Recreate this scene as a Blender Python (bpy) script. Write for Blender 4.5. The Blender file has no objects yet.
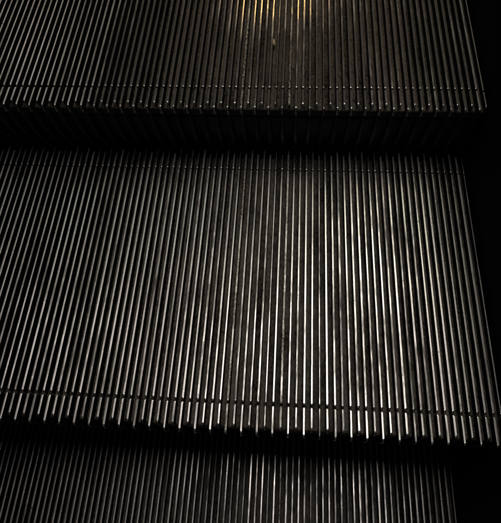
import bpy, math, random
from mathutils import Vector
random.seed(7)
scn = bpy.context.scene
COL = scn.collection

# ---------------------------------------------------------------- dimensions (metres)
P = 0.009066          # pitch of the cleats
I0, I1 = -46, 63      # first and last cleat of a step
R = 0.4024            # depth of a tread, nosing tip to rear tip
CH = 0.4037           # distance from one step to the next
DEP = 0.0125          # depth of the grooves
TIP = 0.0078          # how far the long teeth stand proud of the short ones
CUT_F = 0.0345        # joint between the nosing strip and the tread
CUT_R = R - 0.0358    # joint between the tread and the rear strip
GAP = 0.0011          # half width of a joint


# ---------------------------------------------------------------- materials
class N:
    def __init__(s, name):
        s.m = bpy.data.materials.new(name)
        s.m.use_nodes = True
        s.t = s.m.node_tree
        s.t.nodes.clear()
        s.out = s.t.nodes.new('ShaderNodeOutputMaterial')
        s.b = s.t.nodes.new('ShaderNodeBsdfPrincipled')
        s.t.links.new(s.b.outputs[0], s.out.inputs[0])
        s.pos = s.t.nodes.new('ShaderNodeNewGeometry').outputs['Position']

    def put(s, sock, v):
        if isinstance(v, bpy.types.NodeSocket):
            s.t.links.new(v, sock)
        elif isinstance(v, (tuple, list)):
            sock.default_value = tuple(v) + ((1,) if len(v) == 3 and sock.type == 'RGBA' else ())
        else:
            sock.default_value = v

    def math(s, op, a, b=0.0, c=0.0, clamp=False):
        n = s.t.nodes.new('ShaderNodeMath')
        n.operation = op
        n.use_clamp = clamp
        s.put(n.inputs[0], a); s.put(n.inputs[1], b); s.put(n.inputs[2], c)
        return n.outputs[0]

    def sep(s, v):
        n = s.t.nodes.new('ShaderNodeSeparateXYZ')
        s.put(n.inputs[0], v)
        return n.outputs

    def scale(s, sc, off=(0, 0, 0)):
        n = s.t.nodes.new('ShaderNodeMapping')
        s.put(n.inputs['Vector'], s.pos)
        n.inputs['Scale'].default_value = sc
        n.inputs['Location'].default_value = off
        return n.outputs[0]

    def noise(s, sc, detail=3, rough=.55, off=(0, 0, 0), dist=0.0):
        n = s.t.nodes.new('ShaderNodeTexNoise')
        s.put(n.inputs['Vector'], s.scale(sc, off))
        n.inputs['Scale'].default_value = 1
        n.inputs['Detail'].default_value = detail
        n.inputs['Roughness'].default_value = rough
        n.inputs['Distortion'].default_value = dist
        return n.outputs[0]

    def ramp(s, v, a, b, lo=0.0, hi=1.0):
        n = s.t.nodes.new('ShaderNodeMapRange')
        n.clamp = True
        s.put(n.inputs[0], v)
        for k, x in enumerate((a, b, lo, hi)):
            n.inputs[k + 1].default_value = x
        return n.outputs[0]

    def mix(s, f, a, b):
        n = s.t.nodes.new('ShaderNodeMix')
        n.data_type = 'RGBA'
        s.put(n.inputs[0], f); s.put(n.inputs[6], a); s.put(n.inputs[7], b)
        return n.outputs[2]

    def white(s, v):
        n = s.t.nodes.new('ShaderNodeTexWhiteNoise')
        n.noise_dimensions = '1D'
        s.put(n.inputs['W'], v)
        return n.outputs['Value']

    def bump(s, h, strength, dist):
        n = s.t.nodes.new('ShaderNodeBump')
        n.inputs['Strength'].default_value = strength
        n.inputs['Distance'].default_value = dist
        s.put(n.inputs['Height'], h)
        s.put(s.b.inputs['Normal'], n.outputs[0])

    def set(s, **k):
        for a, v in k.items():
            s.put(s.b.inputs[a.replace('_', ' ')], v)


def cleat_id(n):
    x, y, z = n.sep(n.pos)
    idx = n.math('FLOOR', n.math('ADD', n.math('DIVIDE', x, P), 0.5))
    return idx, x, y, z


def equals(n, idx, v):
    return n.math('COMPARE', idx, float(v), 0.4)


# worn, polished tops of the cleats
n = N('worn_cleat_metal')
idx, x, y, z = cleat_id(n)
rnd = n.white(n.math('ADD', idx, n.math('MULTIPLY', n.math('FLOOR', n.math('MULTIPLY', z, 20.0)), 37.0)))
streak = n.noise((1500, 18, 60), 4, .6)
grain = n.noise((2200, 420, 900), 3, .6, (3, 1, 4))
patch = n.noise((26, 9, 20), 4, .6, (1.7, 5.2, .4))
spot = n.noise((330, 240, 200), 2, .5, (9, 2, 1))
dirt_dim_sum = n.math('ADD', n.math('MULTIPLY', rnd, .26), n.math('MULTIPLY', patch, 1.0))
worn = n.noise((500, 45, 60), 4, .65, (6, 6, 1))
dirt_dim_sum = n.math('ADD', dirt_dim_sum, n.math('MULTIPLY', n.math('SUBTRACT', streak, .5), .7))
dirt_dim_sum = n.math('ADD', dirt_dim_sum, n.math('MULTIPLY', n.math('SUBTRACT', worn, .5), .7))
# cleat tops of the upper step painted darker where little lamp light reflects
dimming = n.math('MULTIPLY', n.ramp(z, .05, .08), n.math('MULTIPLY', n.ramp(x, .03, .07), n.ramp(x, .575, .54)))
shine = n.math('MULTIPLY', n.ramp(y, .485, .57), n.math('MULTIPLY', n.ramp(x, .19, .25), n.ramp(x, .42, .33)))  # spared from the painted darkening, so the warm lamp's glint shows
dimming = n.math('MULTIPLY', dimming, n.math('SUBTRACT', 1.0, shine))
dirt_dim_sum = n.math('ADD', dirt_dim_sum, n.math('MULTIPLY', dimming, .50))  # real dirt plus the painted dimness of the upper step
dirt_dim = n.ramp(dirt_dim_sum, .52, 1.0, 0.0, .9)
specks = n.ramp(spot, .70, .74)
oc = n.t.nodes.new('ShaderNodeTexCoord').outputs['Object']
ly = n.sep(oc)[1]
band = lambda c, h: n.ramp(n.math('ABSOLUTE', n.math('SUBTRACT', ly, c)), h, h * .7)
odd = n.math('ABSOLUTE', n.math('MODULO', idx, 2.0))
tips = n.math('ADD', n.math('MULTIPLY', band(.0005, .0026), n.math('SUBTRACT', 1.0, odd)),
              n.math('MULTIPLY', band(TIP + .0002, .0022), odd))
edge = n.math('MAXIMUM', tips, band(CUT_F + GAP + .0008, .0018))
edge = n.math('MULTIPLY', edge, n.ramp(n.white(n.math('ADD', idx, 91.0)), 0.0, 1.0, .8, 1.05))
dirt_dim = n.math('MULTIPLY', dirt_dim, n.math('SUBTRACT', 1.0, n.math('MULTIPLY', edge, .85)))
dirt_dim = n.math('MAXIMUM', dirt_dim, specks)
coat = n.math('ADD', equals(n, idx, 28), equals(n, idx, 35), clamp=True)
flake = n.ramp(n.noise((520, 260, 300), 4, .7, (4, 4, 4)), .47, .53)
metal = n.mix(grain, (.42, .40, .375), (.70, .675, .64))
col = n.mix(dirt_dim, metal, n.mix(dimming, (.036, .030, .026), (.020, .0165, .014)))  # darker still where the upper step's dimness is painted in
chip = n.mix(flake, (.035, .03, .022), (.36, .34, .27))
coat = n.math('MULTIPLY', coat, n.ramp(n.noise((60, 22, 40), 3, .6, (8, 3, 3)), .40, .58, .25, .9))
col = n.mix(coat, col, chip)
n.put(n.b.inputs['Specular IOR Level'], n.math('SUBTRACT', .5, n.math('MULTIPLY', dirt_dim, .45), clamp=True))
n.set(Base_Color=col,
      Metallic=n.math('SUBTRACT', n.math('SUBTRACT', 1.0, n.math('MULTIPLY', dirt_dim, 1.1)),
                      n.math('MULTIPLY', coat, .7), clamp=True),
      Roughness=n.math('ADD', n.math('ADD', n.math('ADD', .16, n.math('MULTIPLY', n.math('SUBTRACT', worn, .3, clamp=True), .22)), n.math('MULTIPLY', grain, .12)),
                       n.math('ADD', n.math('MULTIPLY', dirt_dim, .38),
                              n.math('SUBTRACT', n.math('MULTIPLY', coat, .22), n.math('MULTIPLY', edge, .12)))))
n.bump(grain, .10, .00010)
M_TOP = n.m

# sides of the cleats: black paint and grease
n = N('black_groove_paint')
g = n.noise((300, 60, 200), 3, .6)
n.set(Base_Color=n.mix(g, (.003, .0028, .0026), (.008, .0075, .007)), Roughness=.62, Metallic=0.0)
n.b.inputs['Specular IOR Level'].default_value = .15
M_SIDE = n.m

# groove floors: settled dust over dark paint
n = N('dusty_groove_floor')
a = n.noise((520, 260, 120), 5, .72)
b = n.noise((30, 11, 20), 4, .6, (5, 7, 2))
c = n.ramp(n.noise((380, 190, 100), 2, .5, (2, 8, 3)), .63, .68)
idx, x, y, z = cleat_id(n)
gr = n.white(n.math('ADD', n.math('FLOOR', n.math('DIVIDE', x, P)), n.math('MULTIPLY', n.math('FLOOR', n.math('MULTIPLY', z, 20.0)), 13.0)))
f = n.math('ADD', n.math('MULTIPLY', a, .95), n.math('ADD', n.math('MULTIPLY', b, .55), n.math('MULTIPLY', gr, .16)))
f = n.ramp(f, .62, 1.03)
col = n.mix(f, (.009, .0072, .006), (.084, .066, .049))
stain = n.ramp(n.noise((150, 60, 80), 5, .7, (1, 9, 2), 1.0), .52, .66)
grit = n.ramp(n.noise((700, 560, 300), 2, .5, (7, 1, 5)), .69, .73)
col = n.mix(n.math('MULTIPLY', stain, .52), col, (.006, .0055, .005))
col = n.mix(n.math('MULTIPLY', c, .8), col, (.008, .008, .008))
col = n.mix(n.math('MULTIPLY', grit, .7), col, (.16, .14, .11))
n.set(Base_Color=col, Roughness=n.math('ADD', .38, n.math('MULTIPLY', a, .3)))
n.put(n.b.inputs['Specular IOR Level'], n.math('MULTIPLY', f, n.math('SUBTRACT', .45, n.math('MULTIPLY', stain, .35))))
n.bump(a, .6, .0005)
M_FLOOR = n.m

# risers and the castings below
n = N('dark_riser_metal')
g = n.noise((260, 260, 40), 4, .6)
n.set(Base_Color=n.mix(g, (.010, .0135, .018), (.034, .043, .052)), Roughness=.42, Metallic=.35)
M_RISER = n.m

n = N('black_skirt_metal')
g = n.noise((40, 4, 160), 4, .6)
n.set(Base_Color=n.mix(g, (.003, .003, .0032), (.007, .007, .0075)), Roughness=.7, Metallic=0.0)
n.b.inputs['Specular IOR Level'].default_value = .08
M_SKIRT = n.m

n = N('dark_trim_metal')
n.set(Base_Color=(.012, .012, .012), Roughness=.4)
M_TRIM = n.m

n = N('dried_gum')
g = n.noise((900, 900, 900), 4, .6)
n.set(Base_Color=n.mix(g, (.22, .16, .08), (.62, .50, .28)), Roughness=.6)
n.bump(g, .6, .0004)
M_GUM = n.m


# ---------------------------------------------------------------- mesh building
class MB:
    def __init__(s):
        s.v, s.f, s.mi = [], [], []

    def loft(s, rings, mats, cap0=None, cap1=None):
        """rings: lists of equal length; mats: material per strip between neighbouring ring points (open profile)"""
        b = len(s.v)
        k = len(rings[0])
        for r in rings:
            s.v += r
        for i in range(len(rings) - 1):
            for j in range(k - 1):
                p = b + i * k + j
                s.f.append((p, p + 1, p + 1 + k, p + k)); s.mi.append(mats[j])
        if cap0 is not None:
            s.f.append(tuple(b + j for j in range(k))[::-1][::-1]); s.mi.append(cap0)
        if cap1 is not None:
            q = b + (len(rings) - 1) * k
            s.f.append(tuple(q + j for j in range(k))[::-1]); s.mi.append(cap1)

    def box(s, x0, x1, y0, y1, z0, z1, m=0, top=None):
        b = len(s.v)
        s.v += [(x, y, z) for z in (z0, z1) for y in (y0, y1) for x in (x0, x1)]
        for q, mm in (((0, 2, 3, 1), m), ((4, 5, 7, 6), m if top is None else top), ((0, 1, 5, 4), m),
                      ((2, 6, 7, 3), m), ((0, 4, 6, 2), m), ((1, 3, 7, 5), m)):
            s.f.append(tuple(b + i for i in q)); s.mi.append(mm)

    def build(s, name, mats, parent=None, smooth0=False):
        me = bpy.data.meshes.new(name)
        me.from_pydata(s.v, [], s.f)
        for m in mats:
            me.materials.append(m)
        for poly, mi in zip(me.polygons, s.mi):
            poly.material_index = {3: 0, 4: 3}.get(mi, mi)
            poly.use_smooth = bool(smooth0) and mi == 0 and len(poly.vertices) == 4
        me.update()
        o = bpy.data.objects.new(name, me)
        COL.objects.link(o)
        if parent:
            o.parent = parent
        return o


def cleat(mb, xc, y0, y1, wt, wb, ztop, end0=.0011, end1=.0011):
    """one cleat from y0 to y1: a crowned top, straight flanks, both ends rounded over"""
    st = []
    for k in range(6):                       # front end, from the tip backwards
        a = (1 - k / 5) * math.pi / 2
        st.append((y0 + end0 * (1 - math.sin(a)),
                   ztop - end0 * (1 - math.cos(a)), 1 - .22 * (1 - math.cos(a)) ** 2))
    st.sort(key=lambda q: q[0])
    st.append((y0 + end0 + .0006, ztop, 1.0))
    mid = []
    L = y1 - y0
    if L > .1:                               # the run wavers a little, like a casting
        wear = 1.0
        for k in range(1, 22):
            wear += random.uniform(-.035, .035) + (1 - wear) * .3
            nick = random.random() < .02
            mid.append((y0 + L * k / 22 + random.uniform(-.003, .003), ztop + random.uniform(-.00004, .00003) - (.00022 if nick else 0),
                        wear - (.12 if nick else 0)))
    en = [(y1 - end1 - .0006, ztop, 1.0)]
    for k in range(5):
        a = k / 4 * math.pi / 2
        en.append((y1 - end1 * (1 - math.sin(a)), ztop - end1 * (1 - math.cos(a)), 1 - .1 * (1 - math.cos(a)) ** 2))
    rings = []
    for (y, z, s_) in st + mid + en:
        h = wt / 2 * s_
        rings.append([(xc - wb / 2, y, -DEP - .001), (xc - h, y, z - .00042), (xc - h * .93, y, z - .00013),
                      (xc - h * .70, y, z - .00001), (xc + h * .70, y, z - .00001),
                      (xc + h * .93, y, z - .00013), (xc + h, y, z - .00042), (xc + wb / 2, y, -DEP - .001)])
    k0, k1 = len(st) - 1, len(st) + len(mid)
    mb.loft(rings[:k0 + 1], [1, 0, 0, 0, 0, 0, 1], cap0=0)
    mb.loft(rings[k0:k1 + 1], [1, 0, 0, 3, 0, 0, 1])
    mb.loft(rings[k1:], [1, 0, 0, 0, 0, 0, 1], cap1=1)


def widths():
    out = {}
    for i in range(I0, I1 + 1):
        out[i] = (.00262 * random.uniform(.86, 1.10), random.uniform(-.00012, .00006), random.uniform(-.00010, .00010))
    out[33] = (.0016, -.0003, 0)
    out[40] = (.0014, -.0003, 0.0001)
    return out


def make_step(cid):
    w = widths()
    root = bpy.data.objects.new('escalator_step', None)
    root.empty_display_size = .1
    COL.objects.link(root)
    xa, xb = (I0 - .5) * P, (I1 + .35) * P

    def run(name, y0, y1, first, last, fa=0.0, fb=0.0):
        mb = MB()
        Y0, Y1 = y0, y1
        if first:     # nosing: the floor starts behind the tips of the long teeth, with a rounded lip
            pts = []
            ys = y0 + TIP
            for k in range(6):
                a = k / 5 * math.pi / 2
                pts.append((ys + .003 * (1 - math.sin(a)), -DEP - .003 * (1 - math.cos(a))))
            pts = sorted(pts, key=lambda q: q[1])
            y1 += fb
            prof = [(ys, -DEP - .012)] + pts + [(y1, -DEP), (y1, -DEP - .012)]
        else:
            y0 -= fa; y1 += fb
            prof = [(y0, -DEP - .012), (y0, -DEP), (y1 - (TIP if last else 0), -DEP), (y1 - (TIP if last else 0), -DEP - .012)]
        rings = [[(X, a, b) for a, b in prof] for X in (xb, xa)]
        y0, y1 = Y0, Y1
        mats = [2 if (prof[j][1] > -DEP - .004 and prof[j + 1][1] > -DEP - .004) else 1 for j in range(len(prof) - 1)]
        if first:
            mats[0] = 4
        mb.loft(rings, mats, 1, 1)
        for i in range(I0, I1 + 1):
            wt, dz, dx = w[i]
            xc = i * P + dx
            a, b = y0, y1
            if first and i % 2:
                a = y0 + TIP - .0006
            if last and i % 2 == 0:
                b = y1 - TIP
            dy = random.uniform(-.0004, .0004)
            if first: a += dy
            if last: b += dy * 2
            if first: b -= random.uniform(0, .0003)
            elif not last: a += random.uniform(0, .0003)
            if i == I1:
                wt, dz = .0016, -.0022
            cleat(mb, xc + (random.uniform(-.00008, .00008)), a, b, wt, wt + .0009, dz + random.uniform(-.00004, .00004),
                  random.uniform(.0026, .0034) if first else random.uniform(.0013, .0019))
        o = mb.build(name, [M_TOP, M_SIDE, M_FLOOR, M_RISER], root, True)
        return o

    run('nosing_strip', 0, CUT_F - GAP, True, False, 0, GAP - .00015)
    run('tread', CUT_F + GAP, CUT_R - .0006, False, False, GAP - .00015, .00045)
    run('rear_strip', CUT_R + .0006, R, False, True, .00045, 0)
    # floor joint under the two cuts, so that they read as thin dark seams
    # riser: a curved ribbed plate that draws back towards its foot
    mb = MB()
    hs = [.003, .010, .02, .035, .05, .07, .09, .115, .14, .165, .19, .215, .238]
    yr = lambda h: .0012 + CH - math.sqrt(CH * CH - h * h)
    back = [(yr(h) + .0092, -h) for h in hs]
    rear = [(yr(h) + .0125, -h) for h in hs]
    hs2 = [(a, b) for a, b in back if b < -DEP - .009]
    rs2 = [(a, b) for a, b in rear if b < -DEP - .009]
    mb.loft([[(xa, a, b) for a, b in hs2], [(xb, a, b) for a, b in hs2]], [0] * (len(hs2) - 1))
    mb.loft([[(xb, a, b) for a, b in rs2], [(xa, a, b) for a, b in rs2]], [0] * (len(rs2) - 1))
    for X in (xa, xb):
        b = len(mb.v)
        mb.v += [(X, a, c) for a, c in hs2 + rs2[::-1]]
        mb.f.append(tuple(range(b, len(mb.v)))); mb.mi.append(0)
    b = len(mb.v)
    mb.v += [(xa, *hs2[-1]), (xb, *hs2[-1]), (xb, *rs2[-1]), (xa, *rs2[-1])]
    mb.f.append((b, b + 1, b + 2, b + 3)); mb.mi.append(0)
    for i in range(I0, I1 + 1):
        if i % 2:
            continue
        xc = i * P + w[i][2]
        wb = .0062
        rings = []
        for h in hs:
            g = min(1, max(0, (h - .012) / .03))
            q = .0017 + (wb - .0017) * g
            wt = .0015 + .0026 * g
            rings.append([(xc - q / 2, yr(h) + .0096, -h), (xc - wt / 2, yr(h), -h),
                          (xc + wt / 2, yr(h), -h), (xc + q / 2, yr(h) + .0096, -h)])
        mb.loft(rings, [0, 0, 0], 0, 0)
    mb.build('riser', [M_RISER], root)
    # cast cheeks that carry tread and riser at both ends
    for X0 in (xa + .002, xb - .010):
        mb = MB()
        prof = [(.020, -.026), (R - .012, -.026), (R - .012, -.045), (.15, -.10), (yr(.2) + .015, -.232), (yr(.115) + .0135, -.115)]
        b = len(mb.v)
        mb.v += [(X0, a, c) for a, c in prof] + [(X0 + .008, a, c) for a, c in prof]
        k = len(prof)
        mb.f.append(tuple(b + j for j in range(k))); mb.mi.append(0)
        mb.f.append(tuple(b + k + j for j in range(k))[::-1]); mb.mi.append(0)
        for j in range(k):
            q = (j + 1) % k
            mb.f.append((b + j, b + k + j, b + k + q, b + q)); mb.mi.append(0)
        mb.build('side_cheek', [M_RISER], root)
    return root


H1, H2 = .1162, .2422
D1, D2 = math.sqrt(CH ** 2 - H1 ** 2), math.sqrt(CH ** 2 - H2 ** 2)
specs = [((0, D1, H1), 'topmost escalator step, brownish tread with bright tooth tips above a dark riser'),
         ((0, 0, 0), 'middle escalator step, its whole tread shown with brightly lit long metal cleats'),
         ((0, -D2, -H2), 'lowest escalator step, its tread partly shaded by the toothed edge above it')]
for k, (loc, label) in enumerate(specs):
    o = make_step(k)
    o.location = loc
    o['label'] = label
    o['category'] = 'escalator step'
    o['group'] = 'ribbed metal escalator steps'


# ---------------------------------------------------------------- skirting beside the steps
def skirt(x0, x1, label):
    root = bpy.data.objects.new('skirting', None)
    root.location = ((x0 + x1) / 2, .1, -.2)
    COL.objects.link(root)
    cx, cy, cz = root.location

    def slab(name, xa, xb, lo, hi, mat):
        path = [(-.62, -.50), (-.33, -.25), (0, 0), (.39, .116), (.80, .16), (1.05, .16)]
        mb = MB()
        k = len(path)
        ring = [(y, z + lo) for y, z in path] + [(y, z + hi) for y, z in path[::-1]]
        b = len(mb.v)
        m = len(ring)
        mb.v += [(xa - cx, y - cy, z - cz) for y, z in ring] + [(xb - cx, y - cy, z - cz) for y, z in ring]
        mb.f.append(tuple(b + j for j in range(m))[::-1]); mb.mi.append(0)
        mb.f.append(tuple(b + m + j for j in range(m))); mb.mi.append(0)
        for j in range(m):
            q = (j + 1) % m
            mb.f.append((b + j, b + q, b + m + q, b + m + j)); mb.mi.append(0)
        mb.build(name, [mat], root)
    s = 1 if x0 > 0 else -1
    slab('skirt_panel', x0, x1, -.30, .26, M_SKIRT)
    inner = x0 if s > 0 else x1
    slab('trim_rail', *sorted((inner - s * .006, inner - s * .0002)), .10, .118, M_TRIM)
    root['label'] = label
    root['category'] = 'skirting'


skirt((I1 + .35) * P + .004, (I1 + .35) * P + .012, 'black skirt panel along the right ends of the escalator steps')

# ---------------------------------------------------------------- a crumb of gum in a groove of the top step
def gum():
    mb = MB()
    rings = []
    NR, NS = 9, 14
    for i in range(NR):
        th = math.pi * i / (NR - 1)
        ring = []
        for j in range(NS + 1):
            ph = 2 * math.pi * (j % NS) / NS
            r = 1 + .16 * math.sin(3 * ph + 2 * th) + .10 * math.sin(5 * ph + 1) * math.sin(th)
            ring.append((.0026 * r * math.sin(th) * math.cos(ph), .0062 * r * math.sin(th) * math.sin(ph),
                         .0036 * math.cos(th) * (1 + .1 * math.sin(4 * ph))))
        rings.append(ring)
    mb.loft(rings, [0] * NS)
    o = mb.build('gum', [M_GUM])
    for p_ in o.data.polygons:
        p_.use_smooth = True
    o.location = (.2925, .510, H1 - .0045)
    o['label'] = 'small tan lump of dried gum stuck in a groove of the topmost step'
    o['category'] = 'gum'


gum()


# ---------------------------------------------------------------- light
def lamp(name, loc, target, sx, sy, power, col):
    l = bpy.data.lights.new(name, 'AREA')
    l.shape = 'RECTANGLE'
    l.size, l.size_y = sx, sy
    l.energy = power
    l.color = col
    o = bpy.data.objects.new(name, l)
    COL.objects.link(o)
    o.location = loc
    o.rotation_euler = (Vector(target) - Vector(loc)).to_track_quat('-Z', 'Y').to_euler()
    return o


def ceiling(name, x, y, sx, sy, power, col, z=2.5):
    l = lamp(name, (x, y, z), (x, y, 0), sx, sy, power, col)
    l.rotation_euler = (0, 0, 0)


ceiling('ceiling_panel', .43, .60, 1.12, 1.10, 16.5, (1, .945, .915))
ceiling('yellowish_ceiling_panel', .76, 1.28, .42, .60, 7, (1, .97, .78))
ceiling('greenish_ceiling_panel', -.55, 1.85, 1.8, 1.0, 2.9, (.88, 1, .90))
ceiling('left_ceiling_panel', -.95, .72, 1.0, .7, 2.8, (1, .92, .91))
ceiling('far_left_ceiling_panel', -1.9, 3.0, 1.4, 1.2, 3.6, (1, .90, .88))
ceiling('far_right_ceiling_panel', 1.75, 3.0, .5, 1.0, 1.8, (1, .90, .88))
ceiling('warm_ceiling_lamp', .16, 3.60, .50, .32, 11, (1, .66, .27))
ceiling('orange_ceiling_lamp', 1.28, 3.72, .14, .22, 3, (1, .42, .14))
lamp('hall_light_behind', (.2, -2.3, 1.6), (.2, 0, -.1), 1.6, 1.0, 1.0, (.70, .86, 1))

w = bpy.data.worlds.new('World')
scn.world = w
w.use_nodes = True
bg = w.node_tree.nodes['Background']
bg.inputs[0].default_value = (.55, .65, 1, 1)
bg.inputs[1].default_value = .0015

# ---------------------------------------------------------------- camera
cam = bpy.data.cameras.new('camera')
co = bpy.data.objects.new('camera', cam)
COL.objects.link(co)
scn.camera = co
co.location = (.32517, -.084675, .68333)
co.rotation_euler = (.516154, .0517957, .0578609)
cam.sensor_fit = 'HORIZONTAL'
cam.sensor_width = 36
cam.lens = 551.902 / 501 * 36
cam.shift_x = -(251.836 - 250.5) / 501
cam.shift_y = (207.774 - 261.5) / 501
cam.clip_start = .01
cam.clip_end = 50

scn.view_settings.view_transform = 'Standard'
scn.view_settings.look = 'None'
scn.view_settings.exposure = 0
scn.view_settings.gamma = 1
